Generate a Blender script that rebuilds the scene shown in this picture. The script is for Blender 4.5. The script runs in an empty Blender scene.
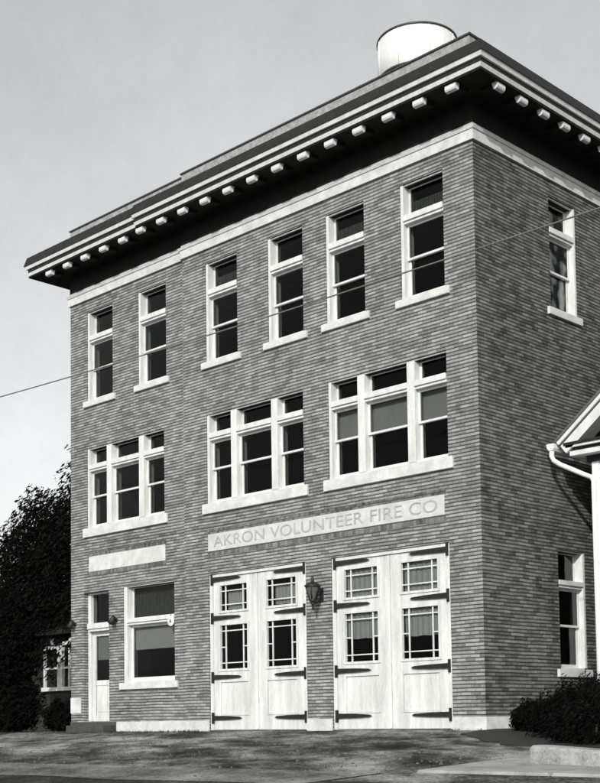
import bpy, bmesh, math, random
from mathutils import Vector, Matrix, noise

random.seed(7)
S = bpy.context.scene
C = S.collection

# ------------------------------------------------------------------ materials
def nmat(name):
    m = bpy.data.materials.new(name); m.use_nodes = True
    nt = m.node_tree; nt.nodes.clear()
    out = nt.nodes.new('ShaderNodeOutputMaterial')
    return m, nt, out

def nd(nt, kind, **kw):
    n = nt.nodes.new(kind)
    for k, v in kw.items():
        if k in n.inputs: n.inputs[k].default_value = v
        else: setattr(n, k, v)
    return n

def grey(v):                       # the slightly cool-green neutral of an old print
    return (v * 0.99, v, v * 0.975, 1)

def ramp(nt, fac, stops):
    r = nt.nodes.new('ShaderNodeValToRGB')
    el = r.color_ramp.elements
    while len(el) < len(stops): el.new(0.5)
    for e, (p, v) in zip(el, stops):
        e.position = p; e.color = grey(v)
    nt.links.new(fac, r.inputs['Fac'])
    return r.outputs['Color']

def worn(name, lo, hi, scale=6.0, rough=0.7, bump=0.15, stretch=(1, 1, 1), fine=60.0, mid=0.5, detail=8.0, spec=0.3, bdist=0.01):
    """mottled grey surface: two noises in object space and a little relief"""
    m, nt, out = nmat(name); L = nt.links
    tc = nd(nt, 'ShaderNodeTexCoord')
    mp = nd(nt, 'ShaderNodeMapping'); mp.inputs['Scale'].default_value = stretch
    L.new(tc.outputs['Object'], mp.inputs['Vector'])
    n1 = nd(nt, 'ShaderNodeTexNoise', Scale=scale, Detail=detail, Roughness=0.62)
    n2 = nd(nt, 'ShaderNodeTexNoise', Scale=fine, Detail=3.0, Roughness=0.6)
    L.new(mp.outputs['Vector'], n1.inputs['Vector']); L.new(mp.outputs['Vector'], n2.inputs['Vector'])
    mx = nd(nt, 'ShaderNodeMix', data_type='FLOAT'); mx.inputs[0].default_value = 0.35
    L.new(n1.outputs['Fac'], mx.inputs[2]); L.new(n2.outputs['Fac'], mx.inputs[3])
    col = ramp(nt, mx.outputs[0], [(0.32, lo), (mid, (lo + hi) / 2), (0.66, hi)])
    b = nd(nt, 'ShaderNodeBsdfPrincipled', Roughness=rough)
    b.inputs['Specular IOR Level'].default_value = spec
    L.new(col, b.inputs['Base Color'])
    bp = nd(nt, 'ShaderNodeBump', Strength=bump, Distance=bdist)
    L.new(n2.outputs['Fac'], bp.inputs['Height']); L.new(bp.outputs['Normal'], b.inputs['Normal'])
    L.new(b.outputs['BSDF'], out.inputs['Surface'])
    return m

def brick_mat(name, lo, hi, mortar, width=0.215, row=0.07, bed=0.30, head=0.6):
    """coursed brick from UV metres: dark raked bed joints, faint head joints, every brick its own tone, streaky weathering"""
    m, nt, out = nmat(name); L = nt.links
    uv = nd(nt, 'ShaderNodeUVMap'); uv.uv_map = 'UVMap'
    wn = nd(nt, 'ShaderNodeTexNoise', Scale=1.3, Detail=3.0); L.new(uv.outputs['UV'], wn.inputs['Vector'])
    sub = nd(nt, 'ShaderNodeVectorMath', operation='SUBTRACT'); sub.inputs[1].default_value = (0.5, 0.5, 0.5); L.new(wn.outputs['Color'], sub.inputs[0])
    sc = nd(nt, 'ShaderNodeVectorMath', operation='SCALE'); sc.inputs['Scale'].default_value = 0.03; L.new(sub.outputs['Vector'], sc.inputs[0])
    add = nd(nt, 'ShaderNodeVectorMath', operation='ADD'); L.new(uv.outputs['UV'], add.inputs[0]); L.new(sc.outputs['Vector'], add.inputs[1])
    sp = nd(nt, 'ShaderNodeSeparateXYZ'); L.new(add.outputs['Vector'], sp.inputs[0])
    def mth(op, a, b=None, c=None, clamp=False):
        n = nd(nt, 'ShaderNodeMath', operation=op); n.use_clamp = clamp
        for k, v in enumerate((a, b, c)):
            if v is None: continue
            if isinstance(v, (int, float)): n.inputs[k].default_value = v
            else: L.new(v, n.inputs[k])
        return n.outputs[0]
    v = mth('DIVIDE', sp.outputs['Y'], row); vr = mth('FLOOR', v); vf = mth('FRACT', v)
    odd = mth('MULTIPLY', mth('FLOORED_MODULO', vr, 2.0), 0.5)
    u = mth('ADD', mth('DIVIDE', sp.outputs['X'], width), odd); uc = mth('FLOOR', u); uf = mth('FRACT', u)
    cid = nd(nt, 'ShaderNodeCombineXYZ'); L.new(uc, cid.inputs[0]); L.new(vr, cid.inputs[1])
    wh = nd(nt, 'ShaderNodeTexWhiteNoise', noise_dimensions='2D'); L.new(cid.outputs[0], wh.inputs['Vector'])
    rid = nd(nt, 'ShaderNodeTexWhiteNoise', noise_dimensions='1D'); L.new(vr, rid.inputs['W'])
    # streaks that run along a course for a metre or two
    sv = nd(nt, 'ShaderNodeCombineXYZ'); L.new(mth('MULTIPLY', sp.outputs['X'], 4.6), sv.inputs[0]); L.new(mth('MULTIPLY', vr, 5.37), sv.inputs[1])
    stn = nd(nt, 'ShaderNodeTexNoise', Scale=1.0, Detail=3.0); L.new(sv.outputs[0], stn.inputs['Vector'])
    big = nd(nt, 'ShaderNodeTexNoise', Scale=0.5, Detail=5.0, Roughness=0.62); L.new(uv.outputs['UV'], big.inputs['Vector'])
    sm = nd(nt, 'ShaderNodeTexNoise', Scale=19.0, Detail=4.0, Roughness=0.75); L.new(uv.outputs['UV'], sm.inputs['Vector'])
    t = mth('MULTIPLY_ADD', wh.outputs['Value'], 0.165, 0.035)
    vs_ = nd(nt, 'ShaderNodeCombineXYZ'); L.new(mth('MULTIPLY', sp.outputs['X'], 4.0), vs_.inputs[0]); L.new(mth('MULTIPLY', sp.outputs['Y'], 0.35), vs_.inputs[1])
    run = nd(nt, 'ShaderNodeTexNoise', Scale=1.0, Detail=4.0); L.new(vs_.outputs[0], run.inputs['Vector'])       # rain streaks
    t = mth('MULTIPLY_ADD', run.outputs['Fac'], 0.14, t)
    t = mth('MULTIPLY_ADD', stn.outputs['Fac'], 0.08, t)
    t = mth('MULTIPLY_ADD', big.outputs['Fac'], 0.24, t)
    t = mth('MULTIPLY_ADD', sm.outputs['Fac'], 0.30, t)
    col = ramp(nt, t, [(0.37, lo), (0.51, (lo + hi) * 0.48), (0.67, hi)])
    # joints
    dv = mth('ABSOLUTE', mth('SUBTRACT', vf, 0.5)); du = mth('ABSOLUTE', mth('SUBTRACT', uf, 0.5))
    jb = mth('MULTIPLY', mth('SUBTRACT', dv, 0.5 - bed * 0.5), 1.0 / (bed * 0.38), clamp=True)
    jh = mth('MULTIPLY', mth('MULTIPLY', mth('SUBTRACT', du, 0.5 - 0.028), 1.0 / 0.016, clamp=True), head)
    j = mth('MAXIMUM', jb, jh)
    jm = mth('MULTIPLY', j, mth('MULTIPLY_ADD', sm.outputs['Fac'], 0.5, 0.62, clamp=True))
    mx = nd(nt, 'ShaderNodeMix', data_type='RGBA'); mx.inputs[7].default_value = grey(mortar)
    L.new(jm, mx.inputs[0]); L.new(col, mx.inputs[6])
    h = mth('SUBTRACT', 1.0, j); h = mth('MULTIPLY_ADD', sm.outputs['Fac'], 0.5, h); h = mth('MULTIPLY_ADD', wh.outputs['Value'], 0.3, h)
    bp = nd(nt, 'ShaderNodeBump', Strength=0.75, Distance=0.012); L.new(h, bp.inputs['Height'])
    b = nd(nt, 'ShaderNodeBsdfPrincipled', Roughness=0.88); b.inputs['Specular IOR Level'].default_value = 0.12
    L.new(mx.outputs[2], b.inputs['Base Color']); L.new(bp.outputs['Normal'], b.inputs['Normal'])
    L.new(b.outputs['BSDF'], out.inputs['Surface'])
    return m

def glass_mat():
    m, nt, out = nmat('window_glass'); L = nt.links
    tr = nd(nt, 'ShaderNodeBsdfTransparent'); tr.inputs['Color'].default_value = (0.66, 0.67, 0.66, 1)
    gl = nd(nt, 'ShaderNodeBsdfGlossy', Roughness=0.04); gl.inputs['Color'].default_value = (0.8, 0.8, 0.8, 1)
    fr = nd(nt, 'ShaderNodeFresnel', IOR=1.16)
    tc = nd(nt, 'ShaderNodeTexCoord')
    n = nd(nt, 'ShaderNodeTexNoise', Scale=2.2, Detail=1.0); L.new(tc.outputs['Object'], n.inputs['Vector'])
    bp = nd(nt, 'ShaderNodeBump', Strength=0.12, Distance=0.05)
    L.new(n.outputs['Fac'], bp.inputs['Height']); L.new(bp.outputs['Normal'], gl.inputs['Normal'])
    mx = nd(nt, 'ShaderNodeMixShader')
    L.new(fr.outputs['Fac'], mx.inputs['Fac']); L.new(tr.outputs['BSDF'], mx.inputs[1]); L.new(gl.outputs['BSDF'], mx.inputs[2])
    L.new(mx.outputs['Shader'], out.inputs['Surface'])
    return m

def leaf_mat(name, lo, hi):
    m, nt, out = nmat(name); L = nt.links
    gi = nd(nt, 'ShaderNodeNewGeometry')
    tc = nd(nt, 'ShaderNodeTexCoord')
    n = nd(nt, 'ShaderNodeTexNoise', Scale=1.1, Detail=4.0); L.new(tc.outputs['Object'], n.inputs['Vector'])
    mx = nd(nt, 'ShaderNodeMix', data_type='FLOAT'); mx.inputs[0].default_value = 0.5
    L.new(n.outputs['Fac'], mx.inputs[2]); L.new(gi.outputs['Random Per Island'], mx.inputs[3])
    col = ramp(nt, mx.outputs[0], [(0.25, lo), (0.75, hi)])
    b = nd(nt, 'ShaderNodeBsdfPrincipled', Roughness=0.95)
    b.inputs['Specular IOR Level'].default_value = 0.02
    L.new(col, b.inputs['Base Color']); L.new(b.outputs['BSDF'], out.inputs['Surface'])
    return m

M = {}
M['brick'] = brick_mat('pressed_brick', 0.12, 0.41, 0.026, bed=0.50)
M['sidebrick'] = brick_mat('common_brick', 0.042, 0.26, 0.014, bed=0.52)  # same brick in darker tones, painting the weaker sun on the side wall
M['rowlock'] = brick_mat('rowlock_brick', 0.05, 0.26, 0.05, width=0.075, row=0.115, bed=0.12, head=0.8)
M['stone'] = worn('pale_limestone', 0.40, 0.66, scale=3.5, fine=40, bump=0.25)
M['stone_letter'] = worn('cut_letter_stone', 0.24, 0.44, scale=4, fine=40, bump=0.1)
M['white'] = worn('white_wood_paint', 0.46, 0.72, scale=3, fine=34, bump=0.12, rough=0.55, stretch=(1.6, 1.6, 0.45))
M['door_white'] = worn('weathered_white_door_paint', 0.40, 0.72, scale=2.6, fine=30, bump=0.12, rough=0.55, stretch=(2.2, 1, 0.28))
M['litbracket'] = worn('sunlit_bracket_tip', 0.52, 0.68, scale=8, fine=40, bump=0.1)  # sunlit look of the bracket ends, put into the colour
M['litfrieze'] = worn('sunlit_frieze_grey', 0.36, 0.46, scale=5, fine=30, bump=0.05)  # pale tone painting the sunlit foot of the frieze
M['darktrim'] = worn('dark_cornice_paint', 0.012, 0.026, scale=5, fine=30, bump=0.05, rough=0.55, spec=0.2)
M['soffit'] = worn('dark_soffit_paint', 0.007, 0.014, scale=5, fine=30, bump=0.05, spec=0.15)  # deep shade under eaves and window heads, put into the colour
M['parapet'] = worn('grey_parapet_stucco', 0.14, 0.40, scale=9, fine=60, bump=0.4)
M['tar'] = worn('roof_tar', 0.03, 0.06, scale=3)
M['cap'] = worn('dark_cap_metal', 0.03, 0.06, scale=6, rough=0.5)
M['iron'] = worn('black_iron', 0.010, 0.022, scale=9, rough=0.5, spec=0.3)
M['glass'] = glass_mat()
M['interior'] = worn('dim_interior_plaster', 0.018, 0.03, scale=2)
M['shade'] = worn('grey_roller_shade', 0.42, 0.52, scale=2, fine=70, bump=0.05, stretch=(2, 1, 0.5))
M['lightshade'] = worn('pale_roller_shade', 0.60, 0.68, scale=2, fine=70, bump=0.05)
M['lace'] = worn('grey_lace_curtain', 0.55, 0.78, scale=7, fine=40, bump=0.2, stretch=(3, 1, 0.4))
M['darkcurtain'] = worn('dark_pleated_curtain', 0.03, 0.16, scale=14, fine=40, bump=0.2, stretch=(4, 1, 0.3))
M['concrete'] = worn('old_concrete', 0.30, 0.62, scale=3, fine=50, bump=0.3)
M['foundation'] = worn('painted_foundation', 0.36, 0.66, scale=3, fine=40, bump=0.2)
M['darkstone'] = worn('dark_base_stone', 0.035, 0.07, scale=5, fine=40)
M['stepwall'] = worn('stained_concrete', 0.02, 0.44, scale=2.6, fine=34, bump=0.5, mid=0.44, detail=10)
M['slab'] = worn('walk_concrete', 0.15, 0.42, scale=2.2, fine=60, bump=0.4)
M['gutter'] = worn('white_gutter_metal', 0.6, 0.75, scale=5, rough=0.4)
M['tank'] = worn('white_tank_paint', 0.55, 0.76, scale=1.6, fine=24, bump=0.05, stretch=(1.5, 1.5, .4))
M['clap'] = worn('white_clapboard', 0.62, 0.76, scale=3, bump=0.1)
M['attic'] = worn('dark_gable_shingle', 0.04, 0.09, scale=14, bump=0.5)
M['roofing'] = worn('roof_shingle', 0.06, 0.12, scale=12, fine=50, bump=0.4)
M['darkhouse'] = worn('dark_shingle_wall', 0.018, 0.03, scale=12, bump=0.4)
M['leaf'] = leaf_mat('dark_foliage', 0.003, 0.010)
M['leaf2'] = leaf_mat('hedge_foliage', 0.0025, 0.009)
M['bark'] = worn('bark', 0.03, 0.07, scale=12, bump=0.6)
M['wire'] = worn('wire_sheath', 0.10, 0.16)
M['lampglass'] = worn('smoky_lamp_glass', 0.05, 0.12, rough=0.2)
M['discface'] = worn('white_enamel', 0.62, 0.74, rough=0.4)
M['discmark'] = worn('grey_enamel', 0.10, 0.16, rough=0.4)

def ground_mat(name, stops):
    m, nt, out = nmat(name); L = nt.links
    tc = nd(nt, 'ShaderNodeTexCoord')
    def noise_at(stretch, rot, scale, detail=6, rough=0.6):
        m0 = nd(nt, 'ShaderNodeMapping'); m0.inputs['Rotation'].default_value = (0, 0, rot)
        L.new(tc.outputs['Object'], m0.inputs['Vector'])
        mp = nd(nt, 'ShaderNodeMapping'); mp.inputs['Scale'].default_value = stretch
        L.new(m0.outputs['Vector'], mp.inputs['Vector'])
        n = nd(nt, 'ShaderNodeTexNoise', Scale=scale, Detail=detail, Roughness=rough)
        L.new(mp.outputs['Vector'], n.inputs['Vector'])
        return n.outputs['Fac']
    a = noise_at((0.75, 0.34, 1), math.radians(-52), 1.0, 8, 0.66)     # broad streaks stretched along a diagonal
    b = noise_at((1.0, 0.45, 1), math.radians(-40), 2.6, 8, 0.75)
    c = noise_at((1, .5, 1), math.radians(-45), 24, 4, 0.7)
    m1 = nd(nt, 'ShaderNodeMath', operation='MULTIPLY'); m1.inputs[1].default_value = 0.55; L.new(a, m1.inputs[0])
    m2 = nd(nt, 'ShaderNodeMath', operation='MULTIPLY_ADD'); m2.inputs[1].default_value = 0.22; L.new(b, m2.inputs[0]); L.new(m1.outputs[0], m2.inputs[2])
    m3 = nd(nt, 'ShaderNodeMath', operation='MULTIPLY_ADD'); m3.inputs[1].default_value = 0.23; L.new(c, m3.inputs[0]); L.new(m2.outputs[0], m3.inputs[2])
    col = ramp(nt, m3.outputs[0], stops)
    bs = nd(nt, 'ShaderNodeBsdfPrincipled', Roughness=0.9); bs.inputs['Specular IOR Level'].default_value = 0.1
    L.new(col, bs.inputs['Base Color'])
    bp = nd(nt, 'ShaderNodeBump', Strength=1.0, Distance=0.25); L.new(m3.outputs[0], bp.inputs['Height'])
    L.new(bp.outputs['Normal'], bs.inputs['Normal']); L.new(bs.outputs['BSDF'], out.inputs['Surface'])
    return m
M['ground'] = ground_mat('packed_gravel_ground', [(0.41, 0.014), (0.47, 0.055), (0.52, 0.17), (0.59, 0.42)])
M['sidewalk'] = ground_mat('gritty_walk', [(0.38, 0.05), (0.46, 0.13), (0.53, 0.26), (0.62, 0.46)])
M['pebble'] = worn('pebble_stone', 0.03, 0.14, scale=5, fine=40)
M['drygrass'] = leaf_mat('dry_grass_blade', 0.012, 0.06)
M['groundshadow'] = worn('ground_shadow_dark', 0.012, 0.04, scale=4, fine=30, bump=0.8)  # dark tone painting a cast shadow on the ground
M['road'] = ground_mat('road_asphalt', [(0.40, 0.012), (0.47, 0.035), (0.53, 0.075), (0.62, 0.17)])

# ------------------------------------------------------------------ mesh building
class MB:
    def __init__(s): s.v = []; s.f = []; s.uv = []; s.mi = []; s.smooth = set()
    def face(s, pts, uv=None, mi=0, smooth=False):
        i = len(s.v); s.v += [tuple(p) for p in pts]
        s.f.append(tuple(range(i, i + len(pts)))); s.uv.append(uv); s.mi.append(mi)
        if smooth: s.smooth.add(len(s.f) - 1)
    def box(s, x0, x1, y0, y1, z0, z1, mi=0):
        a = [(x0, y0, z0), (x1, y0, z0), (x1, y1, z0), (x0, y1, z0), (x0, y0, z1), (x1, y0, z1), (x1, y1, z1), (x0, y1, z1)]
        for q in ((0, 3, 2, 1), (4, 5, 6, 7), (0, 1, 5, 4), (1, 2, 6, 5), (2, 3, 7, 6), (3, 0, 4, 7)):
            p = [a[k] for k in q]
            if q in ((0, 1, 5, 4), (2, 3, 7, 6)): uv = [(t[0], t[2]) for t in p]
            elif q in ((1, 2, 6, 5), (3, 0, 4, 7)): uv = [(t[1], t[2]) for t in p]
            else: uv = [(t[0], t[1]) for t in p]
            s.face(p, uv, mi)
        return s
    def prism(s, poly, z0, z1, mi=0, top=None):
        """poly counter-clockwise (x,y); top = poly at z1 if different"""
        t = top or poly; n = len(poly)
        s.face([(x, y, z0) for x, y in reversed(poly)], None, mi)
        s.face([(x, y, z1) for x, y in t], None, mi)
        for i in range(n):
            j = (i + 1) % n
            s.face([(*poly[i], z0), (*poly[j], z0), (*t[j], z1), (*t[i], z1)], None, mi)
        return s
    def extrude_yz(s, prof, x0, x1, mi=0):
        """profile of (y,z) clockwise seen from +x or not, capped"""
        n = len(prof)
        s.face([(x0, y, z) for y, z in prof], None, mi); s.face([(x1, y, z) for y, z in reversed(prof)], None, mi)
        for i in range(n):
            j = (i + 1) % n
            s.face([(x0, *prof[j]), (x0, *prof[i]), (x1, *prof[i]), (x1, *prof[j])], None, mi)
        return s
    def extrude_xz(s, prof, y0, y1, mi=0):
        n = len(prof)
        s.face([(x, y0, z) for x, z in prof], None, mi); s.face([(x, y1, z) for x, z in reversed(prof)], None, mi)
        for i in range(n):
            j = (i + 1) % n
            s.face([(prof[j][0], y0, prof[j][1]), (prof[i][0], y0, prof[i][1]), (prof[i][0], y1, prof[i][1]), (prof[j][0], y1, prof[j][1])], None, mi)
        return s
    def lathe(s, prof, cx=0, cy=0, n=24, mi=0):
        for (r0, z0), (r1, z1) in zip(prof, prof[1:]):
            for k in range(n):
                a, b = 2 * math.pi * k / n, 2 * math.pi * (k + 1) / n
                P = [(cx + r0 * math.cos(a), cy + r0 * math.sin(a), z0), (cx + r0 * math.cos(b), cy + r0 * math.sin(b), z0),
                     (cx + r1 * math.cos(b), cy + r1 * math.sin(b), z1), (cx + r1 * math.cos(a), cy + r1 * math.sin(a), z1)]
                if r0 < 1e-6: P = P[1:] if False else [P[0], P[2], P[3]]
                elif r1 < 1e-6: P = P[:3]
                s.face(P, None, mi, True)
        return s
    def tube(s, pts, r, n=10, mi=0):
        pts = [Vector(p) for p in pts]; rings = []
        for i, p in enumerate(pts):
            d = (pts[min(i + 1, len(pts) - 1)] - pts[max(i - 1, 0)]).normalized()
            a = d.orthogonal().normalized() if abs(d.z) > 0.95 else d.cross(Vector((0, 0, 1))).normalized()
            b = d.cross(a)
            rr = r[i] if isinstance(r, (list, tuple)) else r
            rings.append([p + (a * math.cos(2 * math.pi * k / n) + b * math.sin(2 * math.pi * k / n)) * rr for k in range(n)])
        for A, B in zip(rings, rings[1:]):
            for k in range(n):
                s.face([A[k], A[(k + 1) % n], B[(k + 1) % n], B[k]], None, mi, True)
        s.face(list(reversed(rings[0])), None, mi); s.face(rings[-1], None, mi)
        return s
    def mesh(s, name, mats, weld=True, bevel=0):
        me = bpy.data.meshes.new(name)
        me.from_pydata(s.v, [], s.f)
        uvl = me.uv_layers.new(name='UVMap')
        for p, uv in zip(me.polygons, s.uv):
            if uv:
                for li, c in zip(p.loop_indices, uv): uvl.data[li].uv = c
        for k, p in enumerate(me.polygons):
            p.material_index = s.mi[k]; p.use_smooth = k in s.smooth
        for m in (mats if isinstance(mats, (list, tuple)) else [mats]): me.materials.append(m)
        bm = bmesh.new(); bm.from_mesh(me)
        if weld: bmesh.ops.remove_doubles(bm, verts=bm.verts, dist=0.0004)
        bmesh.ops.recalc_face_normals(bm, faces=bm.faces) if weld else None
        if bevel:
            es = [e for e in bm.edges if len(e.link_faces) == 2 and e.calc_face_angle(0) > 0.6]
            bmesh.ops.bevel(bm, geom=es, offset=bevel, segments=1, affect='EDGES', clamp_overlap=True)
        bm.to_mesh(me); bm.free()
        return me
    def obj(s, name, mats, parent=None, loc=(0, 0, 0), rz=0, weld=True, bevel=0):
        o = bpy.data.objects.new(name, s.mesh(name, mats, weld, bevel)); C.objects.link(o)
        o.location = loc; o.rotation_euler = (0, 0, rz); o.parent = parent
        return o

def tag(o, label=None, cat=None, group=None, kind=None):
    if label: o['label'] = label
    if cat: o['category'] = cat
    if group: o['group'] = group
    if kind: o['kind'] = kind
    return o
def empty(name, loc=(0, 0, 0), rz=0):
    o = bpy.data.objects.new(name, None); C.objects.link(o); o.location = loc; o.rotation_euler = (0, 0, rz)
    o.empty_display_size = 0.3
    return o
def copy_tree(o, parent=None):
    c = o.copy(); C.objects.link(c); c.parent = parent
    for ch in list(o.children): copy_tree(ch, c)
    return c

# ------------------------------------------------------------------ dimensions (metres, solved from the photograph)
W, D, J, XJ = 13.05, 12.0, 0.065, -8.45      # width, depth, set-back of the left bay and where it begins
ZB = 10.95                                    # top of the brick
GZ = -0.14                                    # ground at the front wall

def gz(x, y):
    t = min(0.0, max(y, -23.0))
    return GZ + 0.045 * t

# ------------------------------------------------------------------ fire station
st = empty('fire_station', (0, 0, 0))
tag(st, 'three storey brick fire hall with dark bracketed cornice and white double garage doors', 'fire station')

W3 = [(-12.32, 10.62), (-10.22, 10.62), (-7.637, 10.62), (-5.573, 10.62), (-3.823, 10.62), (-1.800, 10.62)]
W3W, W3H, W3Z = 1.075, 2.312, 8.308
TRX, TRW, TRZ, TRH = [-12.34, -7.641, -3.825], 3.095, 5.025, 2.055
OFF = (-10.86, 1.955, 1.05, 2.36)            # office window x, w, z, h
ENT = (-12.50, 1.06, 0.12, 3.265)            # entry
GAR = [(-7.615, 3.075), (-3.815, 3.060)]
GARZ0, GARZ1 = -0.12, 3.40

left_open, right_open = [], []
for i, (x, _) in enumerate(W3): (left_open if x < XJ - 0.6 else right_open).append((x, x + W3W, W3Z, W3Z + W3H))
for x in TRX: (left_open if x < XJ - 0.6 else right_open).append((x, x + TRW, TRZ, TRZ + TRH))
left_open.append((OFF[0], OFF[0] + OFF[1], OFF[2], OFF[2] + OFF[3]))
left_open.append((ENT[0], ENT[0] + ENT[1], ENT[2], ENT[2] + ENT[3]))
for x, w in GAR: right_open.append((x, x + w, GARZ0, GARZ1))
SY, SW = 2.53, 0.99
side_open = [(SY, SY + SW, W3Z, W3Z + W3H), (SY, SY + SW, 1.02, 3.41), (6.6, 7.6, W3Z, W3Z + W3H), (6.6, 7.6, 1.02, 3.41)]

def wall_sheet(mb, u0, u1, z0, z1, holes, pos, thick, uoff, bi=0):
    """outer face with openings, brick reveals and an inner face; pos(u,w,z) maps into the world"""
    us = sorted({u0, u1, *[h[0] for h in holes], *[h[1] for h in holes]})
    zs = sorted({z0, z1, *[h[2] for h in holes], *[h[3] for h in holes]})
    for a, b in zip(us, us[1:]):
        for c, d in zip(zs, zs[1:]):
            cu, cz = (a + b) / 2, (c + d) / 2
            if any(h[0] < cu < h[1] and h[2] < cz < h[3] for h in holes): continue
            uv = [(a + uoff, c), (b + uoff, c), (b + uoff, d), (a + uoff, d)]
            mb.face([pos(a, 0, c), pos(b, 0, c), pos(b, 0, d), pos(a, 0, d)], uv, bi)
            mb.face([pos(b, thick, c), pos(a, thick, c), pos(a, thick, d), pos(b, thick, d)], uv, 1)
    for a, b, c, d in holes:
        t = thick
        mb.face([pos(a, 0, c), pos(a, 0, d), pos(a, t, d), pos(a, t, c)], [(a + uoff, c), (a + uoff, d), (a + uoff - t, d), (a + uoff - t, c)], bi)
        mb.face([pos(b, 0, d), pos(b, 0, c), pos(b, t, c), pos(b, t, d)], [(b + uoff, d), (b + uoff, c), (b + uoff + t, c), (b + uoff + t, d)], bi)
        mb.face([pos(a, 0, d), pos(b, 0, d), pos(b, t, d), pos(a, t, d)], [(a, d), (b, d), (b, d + t), (a, d + t)], bi)
        mb.face([pos(b, 0, c), pos(a, 0, c), pos(a, t, c), pos(b, t, c)], [(b, c), (a, c), (a, c - t), (b, c - t)], bi)

ZW0 = -0.4
mb = MB(); T = 0.36
wall_sheet(mb, -W, XJ, ZW0, ZB + 0.02, left_open, lambda u, w, z: (u, J + w, z), T, 0)
wall_sheet(mb, XJ, 0, ZW0, ZB + 0.02, right_open, lambda u, w, z: (u, w, z), T, 0)
mb.face([(XJ, 0, ZW0), (XJ, J, ZW0), (XJ, J, ZB + .02), (XJ, 0, ZB + .02)], [(0, ZW0), (J, ZW0), (J, ZB), (0, ZB)], 0)
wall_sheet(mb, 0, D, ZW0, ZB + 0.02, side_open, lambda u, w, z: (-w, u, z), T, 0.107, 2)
mb.face([(0, D, ZW0), (-W, D, ZW0), (-W, D, ZB), (0, D, ZB)], [(0, ZW0), (W, ZW0), (W, ZB), (0, ZB)], 0)
mb.face([(-W, D, ZW0), (-W, J, ZW0), (-W, J, ZB), (-W, D, ZB)], [(0, ZW0), (D, ZW0), (D, ZB), (0, ZB)], 0)
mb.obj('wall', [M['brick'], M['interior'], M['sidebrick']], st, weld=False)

# floors inside (seen as dark ceilings through the glass)
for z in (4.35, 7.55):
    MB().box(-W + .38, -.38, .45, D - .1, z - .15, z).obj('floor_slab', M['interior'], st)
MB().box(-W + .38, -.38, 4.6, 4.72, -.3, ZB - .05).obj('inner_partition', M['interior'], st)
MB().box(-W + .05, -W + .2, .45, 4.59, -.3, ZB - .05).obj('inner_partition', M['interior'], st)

# foundation and dark base course
for a, b in ((-11.12, -7.622), (-4.532, -3.822), (-0.748, 0.035)):
    y0 = -0.03; m_ = MB()
    if a < XJ < b:
        m_.box(a, XJ, J - .03, J + .1, -.45, .10); m_.box(XJ - .02, b, y0, .1, -.45, .10)
    else: m_.box(a, b, y0, .1, -.45, .10)
    if b > 0: m_.box(-.1, .035, .1, D, -.45, .10)
    m_.obj('foundation', M['foundation'], st)
m_ = MB(); m_.box(-W - .02, -11.125, J - .02, J + .1, -.45, .105); m_.obj('base_course', M['darkstone'], st)
MB().box(-12.75, -11.2, J - .38, J - .022, -.4, .02).obj('doorstep', M['darkstone'], st, bevel=.01)
MB().box(-W - .012, -12.62, J - .014, J + .1, .33, .72).obj('cornerstone', M['stone'], st)

# --- offset outline for the cornice layers
def outline(o):
    return [(-W - o, J - o), (XJ - o, J - o), (XJ - o, -o), (o, -o), (o, D + o), (-W - o, D + o)]
def layer(name, mat, o0, z0, z1, o1=None):
    return MB().prism(outline(o0), z0, z1, top=outline(o1) if o1 is not None else None).obj(name, M[mat], st, weld=True)
layer('stone_band', 'stone', 0.045, ZB, 11.15)
layer('band_moulding', 'stone', 0.065, 11.15, 11.205, 0.085)
layer('frieze_lit_strip', 'litfrieze', 0.022, 11.205, 11.275)  # strip added to paint the sunlit lower edge of the frieze
layer('frieze', 'soffit', 0.012, 11.275, 11.742)  # shade under the cornice carried by the dark colour
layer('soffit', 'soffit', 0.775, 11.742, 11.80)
layer('cornice_lip', 'white', 0.785, 11.80, 11.872, 0.81).location.z = -0.016
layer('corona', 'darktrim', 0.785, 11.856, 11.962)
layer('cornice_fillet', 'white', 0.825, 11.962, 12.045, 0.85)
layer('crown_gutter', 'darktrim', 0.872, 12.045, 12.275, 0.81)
layer('roof', 'tar', 0.70, 12.275, 12.30)

# brackets
prof = [(-0.60, 11.742), (-0.72, 11.742), (-0.738, 11.722), (-0.738, 11.655), (-0.72, 11.625), (-0.68, 11.612), (-0.64, 11.617)]
bm_ = MB().extrude_yz([(y, z - 11.43) for y, z in prof], -0.122, 0.122)                                           # scroll end, sunlight painted in as a pale tone
bm_.extrude_yz([(-.33, .312), (-.598, .312), (-.638, .187), (-.58, .204), (-.50, .222), (-.40, .242), (-.33, .265)], -0.115, 0.115, 1)   # body, eave shade painted in as a dark tone
bme = bm_.mesh('bracket', [M['litbracket'], M['soffit']])
def bracket(x, y, rz):
    o = bpy.data.objects.new('bracket', bme); C.objects.link(o); o.parent = st
    o.location = (x, y, 11.43); o.rotation_euler = (0, 0, rz)
for k in range(18):
    x = 0.055 - 0.767 * k
    bracket(x, 0 if x > XJ - .75 else J, 0)
for k in range(16):
    bracket(0, 0.66 + 0.735 * k, math.pi / 2)
bracket(-0.0, -0.075, math.pi / 2)
for k in range(15): bracket(-W, 0.75 + 0.75 * k, -math.pi / 2)

# parapet: lower over the left bay
MB().box(-8.45, -0.02, 0.0, 0.32, 12.30, 13.0).obj('parapet', M['parapet'], st)
MB().box(-W + .05, -8.452, 0.03, 0.32, 12.30, 12.93).obj('parapet', M['parapet'], st)
MB().box(-8.48, 0.01, -0.03, 0.35, 13.001, 13.035).obj('parapet_coping', M['cap'], st)
MB().box(-W + .03, -8.483, 0.0, 0.35, 12.931, 12.965).obj('parapet_coping', M['cap'], st)

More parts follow.
